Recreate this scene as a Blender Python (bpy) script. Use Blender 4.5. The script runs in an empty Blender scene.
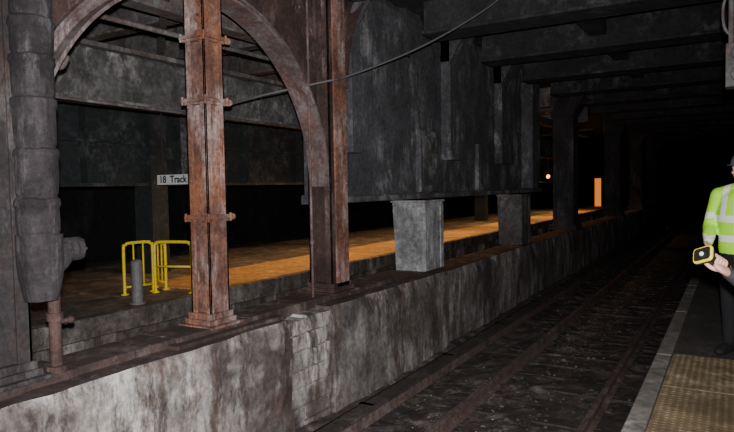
import bpy, bmesh, math, random
from mathutils import Vector, Matrix, noise
random.seed(7)
SC = bpy.context.scene
COL = SC.collection

# ------------------------------------------------------------------ materials
def newmat(name):
    m = bpy.data.materials.new(name); m.use_nodes = True
    nt = m.node_tree
    return m, nt, nt.nodes['Principled BSDF']

def ramp(nt, fac, stops):
    r = nt.nodes.new('ShaderNodeValToRGB')
    el = r.color_ramp.elements
    while len(el) < len(stops): el.new(0.5)
    for e, (p, c) in zip(el, stops):
        e.position = p
        e.color = (c[0], c[1], c[2], 1) if hasattr(c, '__len__') else (c, c, c, 1)
    nt.links.new(fac, r.inputs[0])
    return r.outputs[0]

def mix(nt, f, a, b, mode='MIX'):
    n = nt.nodes.new('ShaderNodeMixRGB'); n.blend_type = mode
    for i, s in ((0, f), (1, a), (2, b)):
        if isinstance(s, (int, float)): n.inputs[i].default_value = s if i == 0 else (s, s, s, 1)
        elif isinstance(s, tuple): n.inputs[i].default_value = (*s, 1)
        else: nt.links.new(s, n.inputs[i])
    return n.outputs[0]

def coords(nt, scale=(1, 1, 1), off=(0, 0, 0)):
    tc = nt.nodes.new('ShaderNodeTexCoord')
    mp = nt.nodes.new('ShaderNodeMapping')
    mp.inputs['Scale'].default_value = scale
    mp.inputs['Location'].default_value = off
    nt.links.new(tc.outputs['Object'], mp.inputs[0])
    return mp.outputs[0]

def noise_tex(nt, vec, scale, detail=6, rough=0.6, dist=0.0):
    n = nt.nodes.new('ShaderNodeTexNoise')
    n.inputs['Scale'].default_value = scale
    n.inputs['Detail'].default_value = detail
    n.inputs['Roughness'].default_value = rough
    n.inputs['Distortion'].default_value = dist
    nt.links.new(vec, n.inputs['Vector'])
    return n.outputs[0]

def weathered(name, base, dark, light, seed=0.0, streak=0.7, patch=0.6, pscale=1.3,
              rough=0.9, bump=0.5, stain=None, metallic=0.0, fine=14, drip=.85, lime=.55, soft=.10, bdist=.02, vst=.6):
    """concrete / painted steel with blotches, clumped drips of dirt and lime"""
    m, nt, b = newmat(name)
    v = coords(nt, (1, 1, 1), (seed, seed * 1.7, seed * .3))
    vs = coords(nt, (2.2, 2.2, vst), (seed * 2, seed, 0))
    n1 = noise_tex(nt, v, pscale, 10, .74, .1)
    n2 = noise_tex(nt, vs, .8, 11, .74, .1)
    n3 = noise_tex(nt, v, fine, 8, .75)
    n4 = noise_tex(nt, vs, 1.4, 12, .78, .1)
    clump = noise_tex(nt, v, .75, 4, .6, .1)
    c = mix(nt, ramp(nt, n1, [(.48 - soft, 0), (.48 + soft, patch)]), base, dark)
    if stain is not None:
        n5 = noise_tex(nt, coords(nt, (1.4, 1.4, .8), (seed + 9, 3, 1)), 1.5, 11, .78, .1)
        c = mix(nt, ramp(nt, n5, [(.48, 0), (.62, .8)]), c, stain)
    c = mix(nt, ramp(nt, n2, [(.55 - soft, 0), (.55 + soft, streak)]), c, dark)
    lm = mix(nt, 1.0, ramp(nt, n4, [(lime - .06, 0), (lime + .07, drip)]), ramp(nt, clump, [(.42, .05), (.56, 1)]), 'MULTIPLY')
    c = mix(nt, lm, c, light)
    c = mix(nt, .85, c, ramp(nt, n3, [(.34, .32), (.66, 1.1)]), 'MULTIPLY')
    nt.links.new(c, b.inputs['Base Color'])
    b.inputs['Roughness'].default_value = rough
    b.inputs['Metallic'].default_value = metallic
    bp = nt.nodes.new('ShaderNodeBump'); bp.inputs['Strength'].default_value = bump
    bp.inputs['Distance'].default_value = bdist
    add = mix(nt, .5, n3, n1)
    nt.links.new(add, bp.inputs['Height']); nt.links.new(bp.outputs[0], b.inputs['Normal'])
    return m

def plain(name, col, rough=.6, metallic=0.0, var=.25, scale=20, emit=None, estr=0):
    m, nt, b = newmat(name)
    n = noise_tex(nt, coords(nt), scale, 5, .6)
    c = mix(nt, 1.0, col, ramp(nt, n, [(.3, 1 - var), (.7, 1.0)]), 'MULTIPLY')
    nt.links.new(c, b.inputs['Base Color'])
    b.inputs['Roughness'].default_value = rough
    b.inputs['Metallic'].default_value = metallic
    if emit:
        b.inputs['Emission Color'].default_value = (*emit, 1)
        b.inputs['Emission Strength'].default_value = estr
    return m

M = {}
M['wall'] = weathered('retaining_concrete', (.25, .215, .20), (.04, .028, .026), (.68, .65, .63), 1.3, .85, .8, 1.1, stain=(.14, .078, .06), lime=.48, drip=.95)
M['wall2'] = weathered('pale_concrete', (.27, .245, .235), (.04, .03, .028), (.52, .49, .48), 5.1, .9, .75, 1.0, stain=(.15, .09, .072), lime=.51)
M['ledge'] = weathered('sooty_ledge', (.10, .062, .054), (.028, .018, .016), (.24, .20, .19), 3.3, .5, .8, 2.5)
M['girder'] = weathered('blue_grey_concrete', (.135, .136, .152), (.034, .033, .038), (.38, .37, .39), 8.4, .6, .7, .9, lime=.56, soft=.15, vst=.9)
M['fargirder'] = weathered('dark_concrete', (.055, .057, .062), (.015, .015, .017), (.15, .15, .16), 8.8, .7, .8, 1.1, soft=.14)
M['lintel'] = weathered('grey_lintel_concrete', (.17, .165, .165), (.04, .036, .036), (.40, .39, .39), 9.9, .6, .8, 1.0, lime=.53, vst=1.6, soft=.13)
M['pier'] = weathered('pier_concrete', (.44, .45, .47), (.10, .10, .11), (.76, .76, .76), 2.2, .6, .6, 2.4, soft=.08)
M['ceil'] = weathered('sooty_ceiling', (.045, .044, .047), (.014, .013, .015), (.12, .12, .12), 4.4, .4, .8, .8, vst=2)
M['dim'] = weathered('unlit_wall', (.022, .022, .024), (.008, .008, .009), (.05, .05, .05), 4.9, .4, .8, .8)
M['rust'] = weathered('rusted_steel', (.34, .165, .12), (.075, .028, .02), (.60, .48, .46), 6.0, .75, .8, 2.8, .85, .9, stain=(.40, .14, .055), metallic=.1, lime=.52, fine=26, bdist=.03)
M['arch'] = weathered('painted_arch_steel', (.25, .215, .225), (.085, .045, .04), (.46, .42, .43), 11.0, .6, .8, 2.4, .75, .8, stain=(.25, .11, .075), metallic=.1, fine=24)
M['rustdark'] = weathered('dark_rusted_steel', (.13, .07, .06), (.03, .017, .015), (.30, .22, .21), 12.0, .7, .8, 2.0, .8, .9, metallic=.1, fine=24)
M['darksteel'] = weathered('sooty_steel', (.055, .05, .055), (.018, .014, .015), (.17, .15, .15), 14.0, .6, .7, 2.2, .8, .8, stain=(.09, .045, .035), metallic=.1, fine=24)
M['joist'] = weathered('grey_joist_steel', (.22, .21, .215), (.06, .05, .05), (.38, .37, .36), 15.0, .6, .7, 2.0, .8, .4, stain=(.16, .09, .07), metallic=.1)
M['pipe'] = weathered('pipe_lagging', (.058, .05, .056), (.016, .012, .014), (.20, .18, .19), 17.0, .6, .9, 3.0, .85, 1.0, fine=20, lime=.55, bdist=.04)
M['backpanel'] = weathered('dark_teal_steel', (.040, .050, .055), (.012, .015, .017), (.11, .125, .13), 19.0, .5, .8, .9, vst=2.0, soft=.15)
M['farplat'] = weathered('platform_concrete', (.19, .165, .15), (.045, .036, .033), (.42, .39, .37), 21.0, .4, .9, 2.2)
M['ballast'] = weathered('track_ballast', (.125, .098, .090), (.032, .024, .022), (.28, .25, .24), 23.0, .4, .9, 1.3, fine=24, bump=1.0)
M['tie'] = weathered('sooty_timber', (.085, .062, .056), (.022, .017, .015), (.18, .15, .14), 24.0)
M['rail'] = weathered('rail_steel', (.34, .25, .23), (.14, .085, .075), (.48, .42, .41), 25.0, .3, .5, 3, .45, .2, metallic=.4)
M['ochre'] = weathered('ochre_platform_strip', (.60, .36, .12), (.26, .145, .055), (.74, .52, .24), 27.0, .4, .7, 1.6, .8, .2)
M['tactile'] = weathered('tactile_tan', (.34, .25, .14), (.12, .085, .05), (.44, .36, .25), 28.0, .4, .8, 3.5, .7, .3)
M['edge'] = weathered('platform_edge_stone', (.25, .225, .20), (.10, .085, .078), (.42, .39, .36), 29.0, .4, .7, 3.0)
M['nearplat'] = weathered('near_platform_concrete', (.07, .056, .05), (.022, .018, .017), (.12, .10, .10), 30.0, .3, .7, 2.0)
M['yellow'] = plain('yellow_paint', (.90, .68, .02), .5, 0, .3)
M['bollard'] = plain('bollard_grey', (.17, .17, .17), .6, 0, .4, 12)
M['white'] = plain('sign_white', (.66, .68, .68), .5, 0, .15)
M['black'] = plain('black_paint', (.012, .012, .012), .5)
M['cable'] = plain('cable_rubber', (.12, .12, .125), .6)
M['hivis'] = plain('hi_vis_lime', (.50, 1.0, .05), .6, 0, .12, 9)
M['silver'] = plain('reflective_tape', (.9, .92, .92), .35, 0, .05)
M['jacket'] = plain('dark_jacket', (.022, .025, .032), .8, 0, .4, 30)
M['trousers'] = plain('black_trousers', (.006, .007, .010), .9, 0, .4, 30)
M['boots'] = plain('boot_leather', (.006, .005, .005), .8)
M['skin'] = plain('skin', (.62, .35, .27), .5, 0, .12, 40)
M['hair'] = plain('hair', (.03, .02, .014), .7, 0, .5, 60)
M['hat'] = plain('hard_hat_grey', (.10, .11, .12), .4)
M['eyewhite'] = plain('eye_white', (.7, .7, .68), .3)
M['lamp_warm'] = plain('lamp_glass_warm', (.7, .35, .1), .5, emit=(1, .38, .08), estr=5)
M['doorway_glow'] = plain('lit_doorway_glow', (.5, .2, .05), .6, emit=(1, .26, .04), estr=.85)  # warm light in the doorway put in as emission, no lamp
M['lens'] = plain('lens_glass', (.5, .5, .5), .1, emit=(1, .95, .8), estr=.4)

# ------------------------------------------------------------------ mesh helpers
def finish(name, bm, mats, parent=None, smooth=False, bevel=0.0):
    bmesh.ops.recalc_face_normals(bm, faces=bm.faces)
    me = bpy.data.meshes.new(name); bm.to_mesh(me); bm.free()
    ob = bpy.data.objects.new(name, me); COL.objects.link(ob)
    for m in (mats if isinstance(mats, (list, tuple)) else [mats]): me.materials.append(M[m])
    if smooth: me.polygons.foreach_set('use_smooth', [True] * len(me.polygons))
    if parent: ob.parent = parent
    if bevel:
        b = ob.modifiers.new('bevel', 'BEVEL'); b.width = bevel; b.segments = 2; b.limit_method = 'ANGLE'
    return ob

def empty(name, loc=(0, 0, 0)):
    e = bpy.data.objects.new(name, None); COL.objects.link(e); e.empty_display_size = .1
    return e

def box(bm, x0, x1, y0, y1, z0, z1, mi=0, jit=0.0):
    co = [(x, y, z) for z in (z0, z1) for y in (y0, y1) for x in (x0, x1)]
    vs = [bm.verts.new((c[0] + random.uniform(-jit, jit), c[1] + random.uniform(-jit, jit), c[2] + random.uniform(-jit, jit))) for c in co]
    for f in ((0, 1, 3, 2), (4, 6, 7, 5), (0, 4, 5, 1), (2, 3, 7, 6), (0, 2, 6, 4), (1, 5, 7, 3)):
        fc = bm.faces.new([vs[i] for i in f]); fc.material_index = mi
    return vs

def obox(bm, p0, p1, w, h, mi=0):
    p0 = Vector(p0); p1 = Vector(p1); t = (p1 - p0).normalized()
    up = Vector((0, 0, 1)) if abs(t.z) < .95 else Vector((1, 0, 0))
    s = t.cross(up).normalized(); u = s.cross(t).normalized()
    vs = [bm.verts.new(p + s * a * w / 2 + u * b * h / 2) for p in (p0, p1) for a, b in ((-1, -1), (1, -1), (1, 1), (-1, 1))]
    for f in ((0, 1, 2, 3), (7, 6, 5, 4), (0, 4, 5, 1), (1, 5, 6, 2), (2, 6, 7, 3), (3, 7, 4, 0)):
        bm.faces.new([vs[i] for i in f]).material_index = mi

def cyl(bm, p0, p1, r0, r1=None, seg=16, mi=0):
    if r1 is None: r1 = r0
    p0 = Vector(p0); p1 = Vector(p1); t = (p1 - p0).normalized()
    up = Vector((0, 0, 1)) if abs(t.z) < .9 else Vector((1, 0, 0))
    s = t.cross(up).normalized(); u = s.cross(t)
    a = []; b = []
    for i in range(seg):
        an = 2 * math.pi * i / seg; d = s * math.cos(an) + u * math.sin(an)
        a.append(bm.verts.new(p0 + d * r0)); b.append(bm.verts.new(p1 + d * r1))
    for i in range(seg):
        j = (i + 1) % seg
        bm.faces.new((a[i], a[j], b[j], b[i])).material_index = mi
    bm.faces.new(a[::-1]).material_index = mi; bm.faces.new(b).material_index = mi

def catmull(pts, k=6):
    P = [Vector(p) for p in pts]
    out = []; par = []
    for i in range(len(P) - 1):
        p0 = P[max(i - 1, 0)]; p1 = P[i]; p2 = P[i + 1]; p3 = P[min(i + 2, len(P) - 1)]
        for j in range(k):
            t = j / k
            out.append(.5 * ((2 * p1) + (p2 - p0) * t + (2 * p0 - 5 * p1 + 4 * p2 - p3) * t * t + (3 * p1 - p0 - 3 * p2 + p3) * t ** 3)); par.append(i + t)
    out.append(P[-1]); par.append(len(P) - 1)
    return out, par

def tube(bm, pts, radii, seg=14, ref=(1, 0, 0), k=5, mi=0, cap=True):
    n = len(pts)
    if n == 2: 
        C = [Vector(pts[0]).lerp(Vector(pts[1]), i / k) for i in range(k + 1)]; par = [i / k for i in range(k + 1)]
    else: C, par = catmull(pts, k)
    R = []
    for p in par:
        i = min(int(p), n - 2); f = p - i
        a = radii[i]; b = radii[i + 1]
        a = a if isinstance(a, tuple) else (a, a); b = b if isinstance(b, tuple) else (b, b)
        f = f * f * (3 - 2 * f)
        R.append((a[0] * (1 - f) + b[0] * f, a[1] * (1 - f) + b[1] * f))
    T = [(C[min(i + 1, len(C) - 1)] - C[max(i - 1, 0)]).normalized() for i in range(len(C))]
    if cap:
        def capext(c, t, r, sgn):
            o = []
            for a in (30, 55, 75):
                s_ = math.sin(math.radians(a)); q = math.cos(math.radians(a))
                o.append((c + t * sgn * min(r) * s_, t, (r[0] * q, r[1] * q)))
            return o
        st = capext(C[0], T[0], R[0], -1)[::-1]; en = capext(C[-1], T[-1], R[-1], 1)
        C = [s[0] for s in st] + C + [s[0] for s in en]
        T = [s[1] for s in st] + T + [s[1] for s in en]
        R = [s[2] for s in st] + R + [s[2] for s in en]
    ref = Vector(ref); rings = []
    for c, t, r in zip(C, T, R):
        u = (ref - t * ref.dot(t))
        if u.length < .05: u = Vector((0, 1, 0)) - t * t.y
        u.normalize(); s = t.cross(u)
        rings.append([bm.verts.new(c + s * math.cos(2 * math.pi * i / seg) * r[0] + u * math.sin(2 * math.pi * i / seg) * r[1]) for i in range(seg)])
    for a, b in zip(rings, rings[1:]):
        for i in range(seg):
            j = (i + 1) % seg
            bm.faces.new((a[i], a[j], b[j], b[i])).material_index = mi
    bm.faces.new(rings[0][::-1]).material_index = mi; bm.faces.new(rings[-1]).material_index = mi

def ball(bm, c, r, seg=12, mi=0, rot=None):
    if not isinstance(r, (tuple, list)): r = (r, r, r)
    mat = Matrix.Translation(Vector(c)) @ (rot.to_4x4() if rot else Matrix.Identity(4)) @ Matrix.Diagonal((*r, 1))
    res = bmesh.ops.create_uvsphere(bm, u_segments=seg, v_segments=max(6, seg * 2 // 3), radius=1, matrix=mat)
    for v in res['verts']:
        for f in v.link_faces: f.material_index = mi

def rivets(bm, pts, r=.014, mi=0):
    for p in pts:
        mat = Matrix.Translation(Vector(p)) @ Matrix.Diagonal((r, r, r, 1))
        bmesh.ops.create_icosphere(bm, subdivisions=1, radius=1, matrix=mat)

# ------------------------------------------------------------------ shell
PZ = 0.0
GZ = -1.27
CZ = 4.65
bm = bmesh.new()
nx, ny = 60, 260
x0, x1, y0, y1 = -7.2, -.5, -4, 42
grid = []
for j in range(ny + 1):
    row = []
    fy = j / ny; y = y0 + (y1 - y0) * (fy ** 1.3)
    for i in range(nx + 1):
        x = x0 + (x1 - x0) * i / nx
        z = GZ + .05 * noise.noise(Vector((x * 2.5, y * 2.5, 0))) + .03 * noise.noise(Vector((x * 9, y * 9, 3)))
        if x < -3.65: z += min(.12, (-3.65 - x) * .25) * (1 + .5 * noise.noise(Vector((x * 2, y * 1.5, 8))))
        row.append(bm.verts.new((x, y, z)))
    grid.append(row)
for j in range(ny):
    for i in range(nx):
        bm.faces.new((grid[j][i], grid[j][i + 1], grid[j + 1][i + 1], grid[j + 1][i]))
box(bm, -16.2, 5.2, -5, 62, -1.7, -1.5)
finish('floor', bm, 'ballast')
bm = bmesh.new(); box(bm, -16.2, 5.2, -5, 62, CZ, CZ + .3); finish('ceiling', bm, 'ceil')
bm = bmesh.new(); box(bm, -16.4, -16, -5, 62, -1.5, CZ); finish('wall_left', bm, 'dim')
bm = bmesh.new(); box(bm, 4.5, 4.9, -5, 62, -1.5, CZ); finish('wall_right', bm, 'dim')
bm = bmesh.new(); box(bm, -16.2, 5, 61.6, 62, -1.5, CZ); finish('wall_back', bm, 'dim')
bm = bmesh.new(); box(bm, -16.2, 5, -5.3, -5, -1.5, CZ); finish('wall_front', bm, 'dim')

bm = bmesh.new()
y = 1.4
while y < 45:
    box(bm, -4.45, 4.5, y - .22, y + .22, CZ - .5, CZ)
    box(bm, -4.45, 4.5, y - .32, y + .32, CZ - .56, CZ - .5)
    y += 2.75
for xx in (-2.2, 1.6):
    box(bm, xx - .15, xx + .15, -4.5, 50, CZ - .32, CZ)
finish('ceiling_girders', bm, 'ceil', bevel=.015)

# ------------------------------------------------------------------ retaining wall
W = empty('retaining_wall')
def slab(name, mats, y0, y1, xf, ztop, n=14, amp=.012, xb=-4.95, zb=-1.6, parent=W):
    bm = bmesh.new(); cols = []
    nseg = max(3, int((y1 - y0) / .10)); nz = n
    for j in range(nseg + 1):
        y = y0 + (y1 - y0) * j / nseg; col = []
        chip = max(0, noise.noise(Vector((y * 2.3, ztop * 7, 5))) - .05) * .16
        for i in range(nz + 1):
            f = i / nz; z = zb + (ztop - zb) * f
            xx = xf + amp * noise.noise(Vector((y * 3, z * 3, xf * 9))) * 2
            if i == nz: xx -= .03 + chip
            if i == nz - 1: xx -= chip * .4
            col.append(bm.verts.new((xx, y, z - (0 if i < nz else chip * .2))))
        col.append(bm.verts.new((xb, y, ztop + .01 * noise.noise(Vector((y * 4, 1, 1))))))
        col.append(bm.verts.new((xb, y, zb)))
        cols.append(col)
    for a, b in zip(cols, cols[1:]):
        m_ = len(a)
        for i in range(m_):
            k_ = (i + 1) % m_
            f = bm.faces.new((a[i], b[i], b[k_], a[k_]))
            if i >= nz: f.material_index = 1
    bm.faces.new(cols[0]); bm.faces.new(cols[-1][::-1])
    return finish(name, bm, mats, parent)
slab('left_run', ['wall', 'ledge'], -4.5, 5.40, -4.2, .15, amp=.02)
slab('middle_block', ['wall2', 'ledge'], 6.22, 9.75, -4.18, .16)
slab('far_block', ['wall2', 'ledge'], 9.78, 12.6, -4.27, .12)
slab('far_run', ['wall2', 'ledge'], 12.63, 60, -4.3, .12, n=6)
bm = bmesh.new(); z = -1.5; row = 0
while z < .1:
    h = random.uniform(.17, .26)
    yy = 5.41
    while yy < 6.2:
        w = random.uniform(.24, .5)
        if yy + w > 6.1: w = 6.21 - yy
        d = random.uniform(-.06, .004)
        box(bm, -4.9, -4.215 + d, yy, yy + w - .012, z, min(z + h - .012, .13 + d), 0, .012)
        yy += w
    z += h; row += 1
box(bm, -4.95, -4.29, 5.38, 6.3, -1.6, .09)
finish('broken_quoins', bm, 'wall', W, bevel=.012)
bm = bmesh.new()
for yy in range(-3, 9):
    box(bm, -4.93, -4.46 + random.uniform(-.015, .015), yy + .003, yy + .997, .1, .22 + random.uniform(-.006, .006), 0, .005)
box(bm, -4.62, -4.34, 3.9, 5.45, .1, .185, 0, .012)
finish('column_plinth', bm, 'ledge', W, bevel=.012)
bm = bmesh.new()
for i in range(40):
    x = random.uniform(-4.85, -4.3); y = random.uniform(3.6, 12)
    r = random.uniform(.006, .02)
    mat = Matrix.Translation((x, y, (.22 if (x < -4.45 and y < 9) else .15) + r * .3)) @ Matrix.Diagonal((r * random.uniform(.7, 1.6), r * random.uniform(.7, 1.6), r * .7, 1))
    bmesh.ops.create_icosphere(bm, subdivisions=1, radius=1, matrix=mat)
finish('ledge_rubble', bm, 'ledge', W)

# ------------------------------------------------------------------ steel columns
def steel_column(name, cx, cy, wx, wy, z0, z1, mat, collars, nub=True):
    bm = bmesh.new(); t = .022
    hx, hy = wx / 2, wy / 2
    box(bm, cx - hx * .80, cx + hx * .80, cy - hy * .62, cy + hy * .62, z0, z1)
    for sx in (-1, 1):
        for sy in (-1, 1):
            xa = cx + sx * hx; ya = cy + sy * hy
            box(bm, min(xa, xa - sx * t), max(xa, xa - sx * t), min(ya, ya - sy * hy * .55), max(ya, ya - sy * hy * .55), z0, z1)
            box(bm, min(xa, xa - sx * hx * .55), max(xa, xa - sx * hx * .55), min(ya, ya - sy * t), max(ya, ya - sy * t), z0, z1)
    pts = []; z = z0 + .16
    while z < z1:
        for s in (-1, 1):
            pts += [(cx + hx + .002, cy + s * hy * .74, z), (cx + s * hx * .74, cy - hy - .002, z)]
        z += .155
    rivets(bm, pts, .011)
    for c in collars:
        box(bm, cx - hx - .035, cx + hx + .035, cy - hy - .035, cy + hy + .035, c - .014, c + .014)
        box(bm, cx - hx - .012, cx + hx + .012, cy - hy - .012, cy + hy + .012, c - .04, c + .03)
        if nub:
            for s in (-1, 1):
                for q in (-1, 1):
                    cyl(bm, (cx + s * (hx + .025), cy + q * (hy + .02), c - .04), (cx + s * (hx + .025), cy + q * (hy + .02), c + .045), .014, seg=8)
                cyl(bm, (cx + hx, cy + s * hy, c + .002), (cx + hx, cy + s * (hy + .085), c + .002), .022, seg=6)
                cyl(bm, (cx + hx, cy + s * (hy + .07), c + .002), (cx + hx, cy + s * (hy + .09), c + .002), .034, seg=8)
    for k_, (e, h) in enumerate(((.10, .03), (.05, .05), (.025, .06))):
        zz = z0 + (.0, .03, .08)[k_]
        box(bm, cx - hx - e, cx + hx + e, cy - hy - e, cy + hy + e, zz, zz + h)
    return finish(name, bm, mat, bevel=.004)
c1 = steel_column('steel_column', -4.66, 4.65, .27, .27, .21, CZ - .01, 'rust', [1.32, 2.50, 3.13])
steel_column('steel_column.001', -4.68, 6.87, .36, .40, .21, CZ - .01, 'rustdark', [])
steel_column('steel_column.002', -4.68, 2.46, .34, .40, .21, CZ - .01, 'darksteel', [])
bm = bmesh.new()
for z_ in (3.22, 3.42):
    tube(bm, [(-4.55, 4.52, z_), (-4.52, 4.44, z_ + .03), (-4.52, 4.41, z_ + .07), (-4.53, 4.45, z_ + .10), (-4.55, 4.52, z_ + .08)], [.012] * 5, 8)
h_ = finish('hook_brackets', bm, 'rust', c1, True)
bm = bmesh.new(); box(bm, -4.50, -4.475, 6.76, 7.04, .3, CZ - .02)
rivets(bm, [(-4.472, yy, .36 + .13 * i) for i in range(33) for yy in (6.79, 7.01)], .012)
c2 = finish('cover_plate', bm, 'rust'); c2.parent = bpy.data.objects['steel_column.001']

# ------------------------------------------------------------------ arches
def arch(name, cy, cz, r, a0, a1, zt, ya, yb, mat, matp):
    E = empty(name)
    bm = bmesh.new(); n = 48
    def ring(ra, rb, xa, xb):
        prev = None
        for i in range(n + 1):
            a = math.radians(a0 + (a1 - a0) * i / n); c, s = math.cos(a), math.sin(a)
            q = [bm.verts.new((x, cy + rr * c, cz + rr * s)) for x, rr in ((xa, ra), (xb, ra), (xb, rb), (xa, rb))]
            if prev:
                for k_ in range(4): bm.faces.new((prev[k_], prev[(k_ + 1) % 4], q[(k_ + 1) % 4], q[k_]))
            else: bm.faces.new(q)
            prev = q
        bm.faces.new(prev[::-1])
    ring(r, r + .03, -4.84, -4.52)
    ring(r + .03, r + .13, -4.69, -4.66)
    ring(r + .11, r + .14, -4.75, -4.60)
    pts = []
    for i in range(56):
        a = math.radians(a0 + (a1 - a0) * (i + .5) / 56)
        pts += [(-4.655, cy + (r + .07) * math.cos(a), cz + (r + .07) * math.sin(a))]
    rivets(bm, pts, .013)
    finish('arch_rib', bm, mat, E, bevel=.003)
    bm = bmesh.new(); prev = None
    for i in range(n + 1):
        a = math.radians(a0 + (a1 - a0) * i / n)
        yy = cy + (r + .12) * math.cos(a); zz = cz + (r + .12) * math.sin(a)
        yy = min(max(yy, ya), yb)
        q = [bm.verts.new((-4.70, yy, zz)), bm.verts.new((-4.68, yy, zz)), bm.verts.new((-4.68, yy, zt)), bm.verts.new((-4.70, yy, zt))]
        if prev:
            for k_ in range(4): bm.faces.new((prev[k_], prev[(k_ + 1) % 4], q[(k_ + 1) % 4], q[k_]))
        prev = q
    finish('spandrel_web', bm, matp, E)
    return E
A1 = arch('steel_arch', 4.70, 1.62, 1.97, 0, 180, CZ - .5, 2.68, 6.66, 'arch', 'rustdark')
A2 = arch('steel_arch.001', 9.08, 2.95, 1.90, 100, 180, CZ - .1, 7.09, 8.8, 'rustdark', 'darksteel')
bm = bmesh.new()
def scroll(cy, cz, s, flip):
    pts = []
    for i in range(30):
        a = i / 29 * math.pi * 3.2; rr = s * (1 - i / 34)
        pts.append((-4.655, cy + flip * rr * math.cos(a), cz + rr * math.sin(a)))
    tube(bm, pts, [.013] * len(pts), 8, (1, 0, 0), 2)
for cy_, cz_, s_, f_ in ((6.43, 3.55, .12, 1), (6.52, 3.30, .075, -1), (6.27, 3.83, .13, -1), (2.97, 3.55, .13, -1), (2.9, 3.27, .08, 1), (3.15, 3.85, .14, 1)):
    scroll(cy_, cz_, s_, f_)
finish('scrollwork', bm, 'rustdark', A1, smooth=True)
bm = bmesh.new()
box(bm, -4.84, -4.50, -4.5, 6.64, CZ - .5, CZ - .46); box(bm, -4.70, -4.66, -4.5, 6.64, CZ - .46, CZ - .01)
finish('top_chord', bm, 'darksteel', A1, bevel=.004)

# ------------------------------------------------------------------ pipe with elbow on the left
P = empty('drain_pipe')
bm = bmesh.new(); px, py = -4.36, 2.66
prof = [(4.6, .140)]
z = 4.6
while z > 1.45:
    h = random.uniform(.26, .38)
    prof += [(z - .015, .150), (z - .05, .153), (z - .08, .140), (z - h * .6, .141), (z - h + .03, .138), (z - h + .012, .130), (z - h, .130)]
    z -= h
prof += [(z - .02, .15), (1.30, .154), (1.12, .160), (1.0, .150), (.88, .125), (.82, .11), (.82, .02)]
rings = []
for z_, r_ in prof:
    rings.append([bm.verts.new((px + (r_ + .014 * noise.noise(Vector((a * .45, z_ * 3.1, 4)))) * math.cos(a * math.pi / 14), py + (r_ + .014 * noise.noise(Vector((a * .45, z_ * 3.1, 4)))) * math.sin(a * math.pi / 14), z_ + .012 * noise.noise(Vector((a * .5, z_ * 5, 0))))) for a in range(28)])
for a, b in zip(rings, rings[1:]):
    for i in range(28): bm.faces.new((a[i], a[(i + 1) % 28], b[(i + 1) % 28], b[i]))
bm.faces.new(rings[0]); bm.faces.new(rings[-1][::-1])
finish('pipe_run', bm, 'pipe', P, smooth=False)
bm = bmesh.new()
tube(bm, [(px, py, 1.02), (px, py + .13, 1.08), (px, py + .20, 1.14), (px, py + .27, 1.17)], [.085, .08, .072, .065], 18, k=6)
cyl(bm, (px, py + .21, 1.17), (px, py + .25, 1.17), .09, seg=18)
cyl(bm, (px, py + .27, 1.17), (px, py + .31, 1.17), .09, seg=18)
cyl(bm, (px, py + .31, 1.17), (px, py + .34, 1.17), .05, seg=12)
for i in range(6):
    a = i * math.pi / 3
    cyl(bm, (px + .07 * math.cos(a), py + .19, 1.17 + .07 * math.sin(a)), (px + .07 * math.cos(a), py + .33, 1.17 + .07 * math.sin(a)), .011, seg=6)
finish('elbow_outlet', bm, 'pipe', P, smooth=False)
bm = bmesh.new()
cyl(bm, (-4.5, 2.84, .22), (-4.5, 2.84, .86), .045, seg=14)
cyl(bm, (-4.5, 2.84, .22), (-4.5, 2.84, .27), .08, seg=14); cyl(bm, (-4.5, 2.84, .62), (-4.5, 2.84, .68), .062, seg=14)
cyl(bm, (-4.5, 2.80, .6), (-4.5, 2.97, .6), .018, seg=8)
ball(bm, (-4.5, 2.97, .6), .03)
finish('lower_stub', bm, 'rustdark', P)

bm = bmesh.new(); cyl(bm, (-4.57, 6.33, .22), (-4.57, 6.33, 4.1), .015, seg=10)
for z in (.9, 2.1, 3.2): cyl(bm, (-4.57, 6.33, z), (-4.57, 6.33, z + .05), .025, seg=10)
finish('conduit_riser', bm, 'arch')

# ------------------------------------------------------------------ hanging concrete girder wall + piers
G = empty('concrete_girder_wall')
slab('girder_face', ['girder', 'girder'], 7.12, 18.0, -4.85, CZ, n=26, amp=.012, xb=-5.25, zb=1.42, parent=G)
bm = bmesh.new()
box(bm, -5.3, -4.80, 7.1, 18.1, 1.38, 1.50, 0, .01)
for yy, w in ((7.62, .13), (11.3, .28), (14.4, .34)):
    box(bm, -4.9, -4.66, yy - w, yy + w, 2.1, CZ)
    vs = box(bm, -4.9, -4.25, yy - w, yy + w, 3.95, CZ)
    for v in vs[:4]:
        if v.co.x > -4.5: v.co.x = -4.67
box(bm, -4.9, -4.76, 9.9, 10.7, 1.5, 2.6); box(bm, -4.9, -4.77, 12.8, 13.5, 1.5, 2.5)
box(bm, -5.1, -4.55, 16.2, 16.6, 1.5, CZ)
finish('girder_ribs', bm, 'girder', G, bevel=.012)
bm = bmesh.new()
box(bm, -4.76, -4.752, 10.0, 10.6, 1.62, 2.5); box(bm, -4.77, -4.762, 12.9, 13.4, 1.62, 2.4)
box(bm, -4.80, -4.785, 7.2, 17.9, 1.39, 1.47, 0, .006)
finish('patched_panels', bm, 'lintel', G, bevel=.004)

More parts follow.
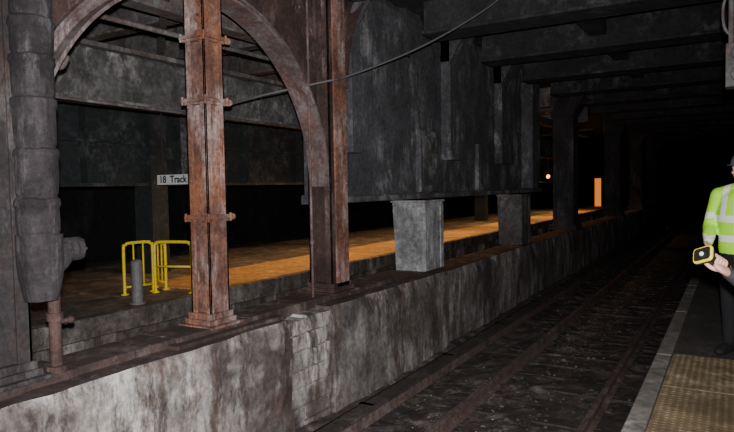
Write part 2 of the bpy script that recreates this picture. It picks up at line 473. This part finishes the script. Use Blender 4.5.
def pier(name, cy, z1, w=.40, mat='pier', zb=.16):
    bm = bmesh.new()
    vs = box(bm, -5.05, -4.45, cy - w, cy + w, zb, z1)
    for v in vs[:4]: v.co.y = cy + (v.co.y - cy) * .84; v.co.x = -4.75 + (v.co.x + 4.75) * .93
    box(bm, -5.08, -4.42, cy - w - .015, cy + w + .015, z1 - .04, z1)
    box(bm, -4.46, -4.435, cy - w * .95, cy - w * .62, zb + .01, z1 - .05); box(bm, -4.46, -4.435, cy + w * .62, cy + w * .95, zb + .01, z1 - .05)
    return finish(name, bm, mat, bevel=.015)
pier('concrete_pier', 9.75, 1.37)
pier('concrete_pier.001', 15.2, 1.37, mat='lintel', zb=.12)
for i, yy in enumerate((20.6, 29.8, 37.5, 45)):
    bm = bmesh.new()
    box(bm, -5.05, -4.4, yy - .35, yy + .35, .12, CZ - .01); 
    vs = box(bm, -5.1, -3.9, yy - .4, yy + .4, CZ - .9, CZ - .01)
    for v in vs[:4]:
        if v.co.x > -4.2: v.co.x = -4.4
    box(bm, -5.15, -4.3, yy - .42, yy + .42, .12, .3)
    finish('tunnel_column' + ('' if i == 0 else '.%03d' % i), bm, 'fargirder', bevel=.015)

# ------------------------------------------------------------------ tracks
T = empty('railway_track')
def rail(name, x, ztop, y0=-4, y1=58, h=.16):
    bm = bmesh.new()
    p = [(-.07, -h), (.07, -h), (.07, -h + .012), (.012, -h + .03), (.012, -.045), (.036, -.035), (.036, -.006), (.028, 0), (-.028, 0), (-.036, -.006), (-.036, -.035), (-.012, -.045), (-.012, -h + .03), (-.07, -h + .012)]
    a = [bm.verts.new((x + q[0], y0, ztop + q[1])) for q in p]; b = [bm.verts.new((x + q[0], y1, ztop + q[1])) for q in p]
    for i in range(len(p)):
        j = (i + 1) % len(p); bm.faces.new((a[i], a[j], b[j], b[i]))
    bm.faces.new(a); bm.faces.new(b[::-1])
    return finish(name, bm, 'rail', T)
rail('rail_a', -2.87, -1.08); rail('rail_b', -1.435, -1.08)
bm = bmesh.new(); y = -3.8
while y < 45:
    box(bm, -3.45 + random.uniform(-.05, .05), -.95 + random.uniform(-.05, .05), y, y + .22, -1.4, -1.265, 0, .01)
    for x in (-2.87, -1.435): box(bm, x - .14, x + .14, y + .03, y + .19, -1.25, -1.232)
    y += .62
finish('sleepers', bm, 'tie', T, bevel=.01)
bm = bmesh.new()
for i in range(1700):
    y = 3 + 22 * random.random() ** 1.6
    x = random.choice([random.gauss(-3.95, .14), random.uniform(-3.5, -.9), random.gauss(-2.2, .35)])
    x = min(max(x, -4.1), -.7)
    r = random.uniform(.01, .028)
    mat = Matrix.Translation((x, y, GZ + .01 + random.uniform(0, .02))) @ Matrix.Rotation(random.random() * 6, 4, 'Z') @ Matrix.Diagonal((r * random.uniform(.7, 1.8), r, r * .7, 1))
    bmesh.ops.create_icosphere(bm, subdivisions=1, radius=1, matrix=mat)
finish('track_debris', bm, 'ballast', T)
bm = bmesh.new()
for i in range(50):
    y = random.gauss(6.8, .8); x = random.gauss(-2.9, .5); x = min(max(x, -4.0), -1); r = random.uniform(.01, .026)
    mat = Matrix.Translation((x, y, GZ + .04)) @ Matrix.Rotation(random.random() * 6, 4, 'Z') @ Matrix.Diagonal((r * random.uniform(.7, 2.2), r, r * .35, 1))
    bmesh.ops.create_icosphere(bm, subdivisions=1, radius=1, matrix=mat)
finish('paper_litter', bm, 'wall2', T)
TR = empty('third_rail'); TR.parent = T
bm = bmesh.new()
box(bm, -3.66, -3.58, -4, 58, -1.13, -1.0)
y = -3.5
while y < 45:
    box(bm, -3.78, -3.74, y, y + .06, -1.4, -.93); box(bm, -3.78, -3.6, y, y + .06, -.99, -.93); y += 2.4
finish('contact_rail', bm, 'rail', TR)
bm = bmesh.new(); box(bm, -3.75, -3.55, -4, 58, -.965, -.93); box(bm, -3.76, -3.735, -4, 58, -1.12, -.93)
finish('cover_board', bm, 'tie', TR)

# ------------------------------------------------------------------ near platform
NP = empty('near_platform')
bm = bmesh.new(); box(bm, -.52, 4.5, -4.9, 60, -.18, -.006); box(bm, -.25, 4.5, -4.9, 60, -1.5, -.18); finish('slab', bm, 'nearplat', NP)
bm = bmesh.new()
y = -4.7
while y < 58:
    box(bm, -.62, -.49, y, y + 2.18, -.16, .004, 0, .002); y += 2.2
finish('edge_nosing', bm, 'edge', NP, bevel=.012)
bm = bmesh.new()
for k_ in range(-2, 6):
    for x_ in (-.48, .135):
        if k_ * 1.06 + .02 < 6.3: box(bm, x_, x_ + .607, k_ * 1.06 + .025, k_ * 1.06 + 1.077, -.02, .002)
box(bm, -.48, .8, -2.1, 6.385, -.03, -.004, 1)
finish('tactile_base', bm, ['tactile', 'nearplat'], NP, bevel=.003)
bm = bmesh.new()
yy = 2.9; 
while yy < 6.36:
    xx = -.44
    while xx < .72:
        c = [bm.verts.new((xx + .017 * math.cos(a * math.pi / 4), yy + .017 * math.sin(a * math.pi / 4), .001)) for a in range(8)]
        d = [bm.verts.new((xx + .010 * math.cos(a * math.pi / 4), yy + .010 * math.sin(a * math.pi / 4), .005)) for a in range(8)]
        for i in range(8): bm.faces.new((c[i], c[(i + 1) % 8], d[(i + 1) % 8], d[i]))
        bm.faces.new(d)
        xx += .05
    yy += .05
finish('tactile_domes', bm, 'tactile', NP)

# ------------------------------------------------------------------ far platform
FP = empty('far_platform')
bm = bmesh.new(); box(bm, -12.5, -7.0, -4.5, 58, -.22, 0); box(bm, -12.3, -7.3, -4.5, 58, -1.5, -.22)
y = -4
while y < 50:
    box(bm, -7.32, -7.05, y, y + .3, -1.4, -.22); y += 1.8
finish('slab', bm, 'farplat', FP, bevel=.01)
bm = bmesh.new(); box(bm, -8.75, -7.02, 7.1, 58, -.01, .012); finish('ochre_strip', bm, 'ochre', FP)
bm = bmesh.new(); y = -4.4
while y < 55:
    box(bm, -7.10, -6.93, y, y + 2.0, -.24, .03, 0, .01); y += 2.02
finish('timber_edge', bm, 'farplat', FP, bevel=.01)

def railing(name, p0, p1, h, bars):
    bm = bmesh.new(); a = Vector(p0); b = Vector(p1); r = .024
    d = (b - a); up = Vector((0, 0, 1)); c = .09; dn = d.normalized()
    tube(bm, [a, a + up * (h - c), a + up * (h - .03) + dn * .03, a + up * h + dn * c, b + up * h - dn * c, b + up * (h - .03) - dn * .03, b + up * (h - c), b], [r] * 8, 12, (.3, .4, .1), 5)
    for i in range(bars):
        q = a + d * (i + 1) / (bars + 1)
        cyl(bm, q + up * .12, q + up * (h - .01), .014, seg=8)
    cyl(bm, a + up * (.12 if bars else h * .52), b + up * (.12 if bars else h * .52), .018, seg=8)
    for q in (a, b): cyl(bm, q, q + up * .02, .06, seg=14)
    return finish(name, bm, 'yellow', smooth=True)
railing('yellow_railing', (-7.85, 6.65, 0), (-7.25, 6.85, 0), .80, 0)
railing('yellow_railing.001', (-8.10, 6.27, 0), (-7.98, 6.72, 0), .80, 2)
railing('yellow_railing.002', (-8.25, 6.98, 0), (-7.93, 6.93, 0), .76, 2)
bm = bmesh.new(); cyl(bm, (-7.30, 5.86, 0), (-7.30, 5.86, .60), .078, seg=20); ball(bm, (-7.30, 5.86, .60), (.078, .078, .04), 16); cyl(bm, (-7.30, 5.86, 0), (-7.30, 5.86, .03), .11, seg=20)
finish('bollard', bm, 'bollard', bevel=.005)

S = empty('track_sign')
bm = bmesh.new(); box(bm, -8.12, -7.15, 6.98, 7.02, 1.70, 1.86); finish('board', bm, 'white', S, bevel=.004)
bm = bmesh.new()
for x in (-8.0, -7.3): cyl(bm, (x, 7.0, 1.86), (x, 7.0, 4.6), .012, seg=8)
finish('hangers', bm, 'darksteel', S)
cu = bpy.data.curves.new('lettering', 'FONT'); cu.body = '18  Track 17'; cu.size = .16; cu.extrude = .002
cu.align_x = 'LEFT'; cu.align_y = 'CENTER'; cu.materials.append(M['black']); cu.offset = .003
to = bpy.data.objects.new('lettering', cu); COL.objects.link(to); to.parent = S
to.location = (-8.06, 6.974, 1.78); to.rotation_euler = (math.radians(90), 0, 0)

# ------------------------------------------------------------------ structure behind the arcade
B = empty('rear_steelwork')
slab('rear_lintel', ['lintel', 'lintel'], -4.4, 30, -7.1, 3.5, n=10, amp=.012, xb=-7.5, zb=2.78, parent=B)
bm = bmesh.new()
box(bm, -10.1, -10.0, -4, 40, 1.75, 3.3)
box(bm, -10.15, -9.75, -4, 40, 1.70, 1.76); box(bm, -10.15, -9.75, -4, 40, 3.25, 3.31)
box(bm, -10.02, -9.9, -4, 40, 2.5, 2.56)
y = -3.6
while y < 38:
    box(bm, -10.0, -9.8, y, y + .05, 1.75, 3.3); 
    y += 2.1
for yy in (2.2, 8.4, 14.6, 21, 27): box(bm, -10.2, -9.7, yy - .2, yy + .2, 0, 4.6)
finish('plate_girder', bm, 'backpanel', B, bevel=.004)
bm = bmesh.new()
for yy in (3.0, 9.2, 15.4): box(bm, -9.72, -9.5, yy - .22, yy + .22, 1.9, 3.2)
finish('pilaster_panels', bm, 'lintel', B, bevel=.01)
bm = bmesh.new(); y = .6
while y < 26:
    box(bm, -12.5, -4.95, y - .12, y + .12, 4.0, 4.025); box(bm, -12.5, -4.95, y - .012, y + .012, 4.02, 4.6)
    y += 1.9
for x in (-5.9, -8.8): 
    box(bm, x - .12, x + .12, -4, 30, 3.72, 3.75); box(bm, x - .012, x + .012, -4, 30, 3.75, 4.0)
for k_ in range(8):
    obox(bm, (-5.2, .9 + 3.8 * k_, 3.9), (-8.8, 3.9 + 3.8 * k_, 3.9), .10, .06)
box(bm, -7.08, -7.0, -4, 30, 2.74, 2.80); box(bm, -7.08, -6.95, -4, 30, 3.44, 3.50)
finish('roof_joists', bm, 'joist', B)
bm = bmesh.new()
tube(bm, [(-5.6, 0, 3.42), (-5.6, 4, 3.40), (-5.6, 8, 3.42), (-5.6, 14, 3.42)], [.03] * 4, 12)
tube(bm, [(-4.9, 2.8, 2.72), (-4.9, 3.0, 2.76), (-4.9, 3.12, 2.67), (-4.9, 3.24, 2.66), (-4.9, 3.30, 2.75)], [.03, .035, .03, .025, .02], 12)
tube(bm, [(-6.6, 0, 2.72), (-6.6, 5, 2.68), (-6.8, 12, 2.70)], [.02] * 3, 12)
finish('service_pipes', bm, 'joist', B, smooth=True)

cab = bmesh.new()
tube(cab, [(-2.88, 9.12, 4.60), (-3.05, 9.0, 4.32), (-3.5, 8.45, 3.86), (-3.95, 7.8, 3.45), (-4.39, 6.95, 3.06), (-4.46, 6.6, 2.96), (-5.2, 6.2, 2.80), (-6.2, 6.4, 2.74), (-7.02, 6.8, 2.86)], [.014] * 9, 8, (0, 0, 1), 8)
finish('hanging_cable', cab, 'cable', smooth=True)
bm = bmesh.new()
tube(bm, [(-3.95, 7.8, 3.45), (-4.2, 8.4, 3.55), (-4.5, 9.0, 3.75), (-4.8, 9.6, 4.3)], [.008] * 4, 6, (0, 0, 1), 6)
finish('cable_stay', bm, 'cable', bpy.data.objects['hanging_cable'], smooth=True)

def lamp_fix(name, x, y, z, col, power):
    E = empty(name); E.parent = B
    bm = bmesh.new(); box(bm, x - .09, x + .09, y - .5, y + .5, z, z + .07); 
    cyl(bm, (x, y, z + .07), (x, y, CZ - .02), .015, seg=8)
    finish('housing', bm, 'darksteel', E, bevel=.01)
    bm = bmesh.new(); box(bm, x - .06, x + .06, y - .46, y + .46, z - .02, z); finish('tube_glass', bm, 'lamp_warm', E)
    l = bpy.data.lights.new(name + '_light', 'AREA'); l.shape = 'RECTANGLE'; l.size = .15; l.size_y = 1.0; l.energy = power; l.color = col
    l.spread = math.radians(125)
    lo = bpy.data.objects.new('light', l); COL.objects.link(lo); lo.location = (x, y, z - .04); lo.parent = E
for i, (yy, pw) in enumerate(((8.9, 38), (12, 60), (15.5, 70), (19.5, 80), (24.5, 85), (30, 90), (36, 90))):
    lamp_fix('platform_lamp' + ('' if i == 0 else '.%03d' % i), -8.0, yy, 3.2, (1, .55, .22), pw)
bm = bmesh.new()
for x_, y_, z_ in ((-8.2, 32, 2.0), (-8.6, 33.5, 2.0), (-9.3, 30, 1.75), (-9.0, 42, 1.9)):
    ball(bm, (x_, y_, z_), .09, 12)
    cyl(bm, (x_, y_, z_ + .08), (x_, y_, 4.6), .02, seg=8, mi=1)
finish('bulkhead_lamps', bm, ['lamp_warm', 'darksteel'], smooth=True)
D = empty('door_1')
bm = bmesh.new(); box(bm, -8.40, -7.95, 45.3, 45.35, 0, 1.95); finish('glow_pane', bm, 'doorway_glow', D)  # pane glows by its material to stand for the lit orange strip
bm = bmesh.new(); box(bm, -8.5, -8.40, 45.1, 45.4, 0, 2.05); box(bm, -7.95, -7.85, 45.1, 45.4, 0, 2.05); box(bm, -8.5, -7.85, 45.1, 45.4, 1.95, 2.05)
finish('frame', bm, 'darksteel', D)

SG = empty('hanging_signal')
bm = bmesh.new()
cyl(bm, (-.04, 6.4, 2.75), (-.04, 6.4, 4.65), .022, seg=10)
cyl(bm, (.05, 6.4, 2.95), (.05, 6.4, 4.65), .012, seg=8)
tube(bm, [(-.04, 6.4, 3.3), (-.10, 6.38, 3.15), (-.09, 6.38, 2.95), (-.01, 6.4, 2.85)], [.012] * 4, 8)
finish('conduits', bm, 'joist', SG)
bm = bmesh.new()
box(bm, -.08, .14, 6.3, 6.5, 2.42, 2.80); cyl(bm, (.03, 6.3, 2.70), (.03, 6.2, 2.70), .065, .07, 16); cyl(bm, (.03, 6.3, 2.52), (.03, 6.2, 2.52), .065, .07, 16)
finish('signal_head', bm, 'joist', SG, bevel=.01)

# ------------------------------------------------------------------ people
def remeshed(name, bm, mats, pick, voxel, parent, smooth_it=6):
    me = bpy.data.meshes.new('tmp'); bmesh.ops.recalc_face_normals(bm, faces=bm.faces); bm.to_mesh(me); bm.free()
    ob = bpy.data.objects.new('tmp', me); COL.objects.link(ob)
    r = ob.modifiers.new('r', 'REMESH'); r.mode = 'VOXEL'; r.voxel_size = voxel
    s = ob.modifiers.new('s', 'SMOOTH'); s.iterations = smooth_it; s.factor = .5
    dg = bpy.context.evaluated_depsgraph_get(); dg.update()
    nm = bpy.data.meshes.new_from_object(ob.evaluated_get(dg))
    bpy.data.objects.remove(ob)
    nm.name = name; nm.materials.clear()
    for m in mats: nm.materials.append(M[m])
    for p in nm.polygons:
        p.use_smooth = True; p.material_index = pick(p.center)
    o = bpy.data.objects.new(name, nm); COL.objects.link(o); o.parent = parent
    return o

def head(parent, c, yaw, hat):
    R = Matrix.Translation(Vector(c)) @ Matrix.Rotation(yaw, 4, 'Z')
    bm = bmesh.new()
    ball(bm, (0, -.012, .03), (.076, .095, .088), 24)
    ball(bm, (0, .025, -.035), (.060, .066, .072), 20)
    ball(bm, (0, .058, -.088), (.030, .026, .022), 16)
    tube(bm, [(0, .080, .012), (0, .100, -.012), (0, .112, -.030)], [.009, .012, .014], 10)
    for s in (-1, 1):
        ball(bm, (s * .014, .098, -.034), .010, 8)
        ball(bm, (s * .078, -.005, -.004), (.010, .018, .032), 10)
        ball(bm, (s * .042, .062, -.022), (.022, .020, .018), 10)
        ball(bm, (s * .030, .078, .022), (.022, .010, .008), 10)
    ball(bm, (0, .085, -.058), (.024, .010, .006), 10); ball(bm, (0, .083, -.067), (.020, .010, .006), 10)
    tube(bm, [(0, -.02, -.18), (0, -.01, -.06)], [.058, .055], 16)
    bmesh.ops.transform(bm, matrix=R, verts=bm.verts)
    Ri = R.inverted()
    def pick(p):
        q = Ri @ p
        return 1 if (q.z > -.01 + .9 * (q.y) and q.y < .045 and abs(q.x) < .2 and (q.z > .055 or q.y < -.02)) else 0
    remeshed('head', bm, ['skin', 'hair'], pick, .006, parent, 3)
    bm = bmesh.new()
    for s in (-1, 1):
        ball(bm, (s * .030, .076, .006), (.014, .010, .010), 12, 0)
        ball(bm, (s * .030, .084, .006), (.006, .004, .006), 8, 1)
    bmesh.ops.transform(bm, matrix=R, verts=bm.verts)
    finish('eyes', bm, ['eyewhite', 'black'], parent, True)
    if hat:
        bm = bmesh.new(); prev = None
        for z_, rx, ry in ((.045, .094, .116), (.050, .094, .116), (.080, .092, .112), (.115, .080, .098), (.140, .055, .070), (.152, .02, .03)):
            rg = [bm.verts.new((rx * math.cos(a * math.pi / 16), -.005 + ry * math.sin(a * math.pi / 16), z_)) for a in range(32)]
            if prev:
                for i in range(32): bm.faces.new((prev[i], prev[(i + 1) % 32], rg[(i + 1) % 32], rg[i]))
            else: bm.faces.new(rg[::-1])
            prev = rg
        bm.faces.new(prev)
        a_ = [bm.verts.new((.098 * math.cos(a * math.pi / 16), -.005 + (.12 if a <= 16 else .118) * math.sin(a * math.pi / 16) + (.045 * math.sin(a * math.pi / 16) if a <= 16 else 0), .046 - (.008 if 2 < a < 14 else 0))) for a in range(32)]
        b_ = [bm.verts.new(v.co + Vector((0, 0, .006))) for v in a_]
        for i in range(32): bm.faces.new((a_[i], a_[(i + 1) % 32], b_[(i + 1) % 32], b_[i]))
        bm.faces.new(a_[::-1]); bm.faces.new(b_)
        box(bm, -.010, .010, -.10, .09, .10, .158)
        bmesh.ops.transform(bm, matrix=R, verts=bm.verts)
        finish('hard_hat', bm, 'hat', parent, True)

def relaxed_hand(bm, wrist, d, side):
    w = Vector(wrist); d = Vector(d).normalized(); side = (Vector(side) - d * Vector(side).dot(d)).normalized(); n = d.cross(side)
    tube(bm, [w - d * .03, w + d * .03, w + d * .085], [(.026, .020), (.016, .036), (.014, .040)], 14, side)
    for i, (o, L) in enumerate(((.030, .070), (.010, .080), (-.010, .074), (-.030, .058))):
        b = w + d * .085 + side * o
        tube(bm, [b - d * .02, b + d * L * .45 - n * .006, b + d * L * .8 - n * .020, b + d * L * .92 - n * .036], [.010, .0092, .0085, .007], 10)
    b = w + d * .025 + side * .026
    tube(bm, [b, b + side * .022 + d * .022, b + side * .030 + d * .055 - n * .012, b + side * .026 + d * .075 - n * .018], [.014, .012, .010, .008], 10)

def person(name, loc, yaw, arms, mats, pick_fn, hat, head_turn=0, relaxed=('L',), sc=1.0, bulk=1.0):
    E = empty(name)
    R = Matrix.Translation(Vector(loc)) @ Matrix.Rotation(yaw, 4, 'Z') @ Matrix.Scale(sc, 4)
    bm = bmesh.new(); B_ = bulk
    tube(bm, [(0, 0, .84), (0, 0, .95), (0, 0, 1.08), (0, .01, 1.22), (0, 0, 1.36), (0, -.01, 1.45)],
         [(.155 * B_, .11 * B_), (.178 * B_, .125 * B_), (.172 * B_, .122 * B_), (.185 * B_, .13 * B_), (.185, .12), (.11, .08)], 28, (0, 1, 0), 6)
    tube(bm, [(-.17, -.01, 1.41), (0, -.012, 1.45), (.17, -.01, 1.41)], [.062 * B_, .07, .062 * B_], 16, (0, 1, 0), 6)
    tube(bm, [(0, -.01, 1.42), (0, 0, 1.54)], [.068, .058], 16)
    for s in (-1, 1):
        tube(bm, [(s * .085, 0, .90), (s * .10, .01, .72), (s * .105, .015, .50), (s * .11, -.015, .32), (s * .115, -.02, .10)],
             [.095, .088, .066, .062, .050], 18, (0, 1, 0), 5)
        tube(bm, [(s * .115, -.05, .05), (s * .12, .05, .055), (s * .13, .15, .042)], [(.042, .046), (.046, .05), (.044, .032)], 16, (0, 0, 1), 5)
    for s, key in ((-1, 'L'), (1, 'R')):
        sh, el, wr = arms[key]
        sh, el, wr = Vector(sh), Vector(el), Vector(wr)
        tube(bm, [sh, sh.lerp(el, .5), el, el.lerp(wr, .5), wr], [.064 * B_, .058 * B_, .052 * B_, .048 * B_, .040], 16, (0, 1, .3), 5)
    bmesh.ops.transform(bm, matrix=R, verts=bm.verts)
    for v in bm.verts: v.co.z = max(v.co.z, loc[2] + .003)
    Ri = R.inverted()
    remeshed('body', bm, mats, lambda p: pick_fn(Ri @ p), .012, E, 4)
    head(E, R @ Vector((0, .02, 1.62)), yaw + head_turn, hat)
    for key, sd in (('L', -1), ('R', 1)):
        if key in relaxed:
            sh, el, wr = [Vector(q) for q in arms[key]]
            hb = bmesh.new(); d = (wr - el).normalized()
            relaxed_hand(hb, wr + d * .02, d, (0, 1, .2))
            bmesh.ops.transform(hb, matrix=R, verts=hb.verts)
            remeshed('hand_' + key.lower(), hb, ['skin'], lambda p: 0, .003, E, 2)
    return E, R

def pick_hivis(q):
    if q.z < .10: return 3
    if q.z < .90: return 2
    if abs(q.x) < .22:
        for a, b in ((1.00, 1.055), (1.17, 1.225)):
            if a < q.z < b: return 1
        if q.z > 1.225 and .09 < abs(q.x) < .145: return 1
        if abs(q.x) < .008 and q.y > 0: return 2
    else:
        for a, b in ((1.02, 1.07), (1.2, 1.25)):
            if a < q.z < b: return 1
    return 0
person('hi_vis_worker', (.07, 6.55, 0), math.radians(158),
       {'L': ((-.20, 0, 1.40), (-.28, -.02, 1.13), (-.22, .17, .99)), 'R': ((.20, 0, 1.40), (.275, .0, 1.13), (.20, .20, 1.0))},
       ['hivis', 'silver', 'trousers', 'boots'], pick_hivis, True, math.radians(-20), ('L', 'R'), 1.05, 1.12)

yawB = math.radians(80)
locB = Vector((.50, 3.93, 0))
RB = Matrix.Translation(locB) @ Matrix.Rotation(yawB, 4, 'Z'); RBi = RB.inverted()
wrist = Vector((-.022, 3.99, 1.085)); elbow = Vector((.20, 4.00, .93))
def pick_jk(q):
    if q.z < .10: return 2
    if q.z < .84: return 1
    return 0
EB, _ = person('device_holder_person', tuple(locB), yawB,
       {'R': ((.20, 0, 1.40), tuple(RBi @ elbow), tuple(RBi @ wrist)), 'L': ((-.20, 0, 1.40), (-.26, -.02, 1.12), (-.25, .08, .88))},
       ['jacket', 'trousers', 'boots'], pick_jk, False, 0, ('L',), 1.0, 1.15)
C = Vector((-.085, 3.975, 1.145))
ax = Vector((-.55, -.62, .42)).normalized()
pv = (wrist - C); pv = (pv - ax * pv.dot(ax)).normalized(); qv = ax.cross(pv)
if qv.y > 0: qv = -qv
hb = bmesh.new()
tube(hb, [wrist + Vector((.05, .004, -.03)), wrist, C + pv * .050, C + pv * .036 + ax * .012], [(.030, .026), (.030, .026), (.036, .020), (.038, .015)], 16, qv, 6)
def on(phi, s, R_): 
    a = math.radians(phi); return C + ax * s + (pv * math.cos(a) + qv * math.sin(a)) * R_
for s, r, e in ((.036, .0090, 215), (.013, .0092, 225), (-.010, .0088, 215), (-.032, .0078, 200)):
    tube(hb, [on(20, s, .034), on(65, s, .037), on(115, s * 1.02, .033), on(165, s * 1.02, .033), on(e, s, .032)], [r * 1.15, r * 1.1, r, r * .95, r * .8], 12, (0, 0, 1), 5)
tube(hb, [on(-15, -.02, .042), on(-50, .012, .040), on(-85, .040, .036), on(-110, .058, .032)], [.015, .013, .011, .009], 12, (0, 0, 1), 5)
remeshed('hand_r', hb, ['skin'], lambda p: 0, .0025, EB, 2)
# rugged hand-held work lamp: grip + rounded rectangular head with a thin yellow bumper
TL = empty('handheld_work_lamp'); TL.parent = EB
bm = bmesh.new()
cyl(bm, C - ax * .085, C + ax * .085, .024, seg=20, mi=0); cyl(bm, C - ax * .10, C - ax * .085, .020, .024, 20, 1)
finish('grip', bm, ['black', 'yellow'], TL, bevel=.002)
hz = Vector((0, 0, 1)); uu = (hz - ax * hz.dot(ax)).normalized(); ww = uu.cross(ax).normalized()
tilt = math.radians(-22); u2 = uu * math.cos(tilt) + ww * math.sin(tilt); w2 = ww * math.cos(tilt) - uu * math.sin(tilt)
def rr_loop(a, b, rad, n=6):
    pts = []
    for cx, cy, st in ((a - rad, b - rad, 0), (-a + rad, b - rad, 90), (-a + rad, -b + rad, 180), (a - rad, -b + rad, 270)):
        for i in range(n + 1):
            t = math.radians(st + 90 * i / n); pts.append((cx + rad * math.cos(t), cy + rad * math.sin(t)))
    return pts
def prism(bm, levels, mi):
    prev = None
    for a, b, rad, d in levels:
        lp = [bm.verts.new(C + ax * d + w2 * q[0] + u2 * q[1]) for q in rr_loop(a, b, rad)]
        if prev:
            for i in range(len(lp)): bm.faces.new((prev[i], prev[(i + 1) % len(lp)], lp[(i + 1) % len(lp)], lp[i])).material_index = mi
        else: bm.faces.new(lp[::-1]).material_index = mi
        prev = lp
    bm.faces.new(prev).material_index = mi
bm = bmesh.new()
prism(bm, [(.044, .032, .014, .070), (.054, .042, .020, .082), (.054, .042, .020, .114)], 0)
prism(bm, [(.057, .045, .022, .100), (.059, .047, .023, .104), (.059, .047, .023, .112), (.055, .043, .020, .117)], 1)
prism(bm, [(.050, .038, .017, .112), (.050, .038, .017, .119)], 0)
finish('lamp_head', bm, ['black', 'yellow'], TL)
bm = bmesh.new(); ball(bm, C + ax * .119, .013, 12); finish('bulb', bm, 'lens', TL, True)

# ------------------------------------------------------------------ camera
th = math.radians(30.7); p = math.radians(2.64); r = math.radians(1.0)
F = Vector((-math.sin(th) * math.cos(p), math.cos(th) * math.cos(p), -math.sin(p)))
Rr = Vector((math.cos(th), math.sin(th), 0)); U = Rr.cross(F)
U2 = U * math.cos(r) + Rr * math.sin(r); R2 = Rr * math.cos(r) - U * math.sin(r)
cam = bpy.data.cameras.new('camera'); co = bpy.data.objects.new('camera', cam); COL.objects.link(co)
cam.sensor_width = 36; cam.lens = 620 / 734 * 36; cam.clip_end = 200
mw = Matrix((R2, U2, -F)).transposed().to_4x4(); mw.translation = Vector((0, 0, 1.6)); co.matrix_world = mw
SC.camera = co

# ------------------------------------------------------------------ lights
def spot(name, loc, tgt, e, ang, blend, col, rad=.05):
    l = bpy.data.lights.new(name, 'SPOT'); l.energy = e; l.spot_size = math.radians(ang); l.spot_blend = blend; l.color = col; l.shadow_soft_size = rad
    o = bpy.data.objects.new(name, l); COL.objects.link(o); o.location = loc
    o.rotation_euler = (Vector(tgt) - Vector(loc)).to_track_quat('-Z', 'Y').to_euler()
spot('camera_flash', (.03, -.02, 1.74), (-4.2, 6.3, 1.1), 2700, 94, .85, (1, .97, .95), .03)
def area(name, loc, tgt, e, sx, sy, col):
    l = bpy.data.lights.new(name, 'AREA'); l.shape = 'RECTANGLE'; l.size = sx; l.size_y = sy; l.energy = e; l.color = col
    o = bpy.data.objects.new(name, l); COL.objects.link(o); o.location = loc
    o.rotation_euler = (Vector(tgt) - Vector(loc)).to_track_quat('-Z', 'Y').to_euler()
area('added_fill_light', (1.6, 2.0, 3.9), (-4.0, 7, 0), 22, .8, .8, (.9, .94, 1))  # unseen fill added to lift the dark tunnel, not a real fixture
w = bpy.data.worlds.new('world'); SC.world = w; w.use_nodes = True
w.node_tree.nodes['Background'].inputs[0].default_value = (.02, .02, .025, 1)
w.node_tree.nodes['Background'].inputs[1].default_value = .2
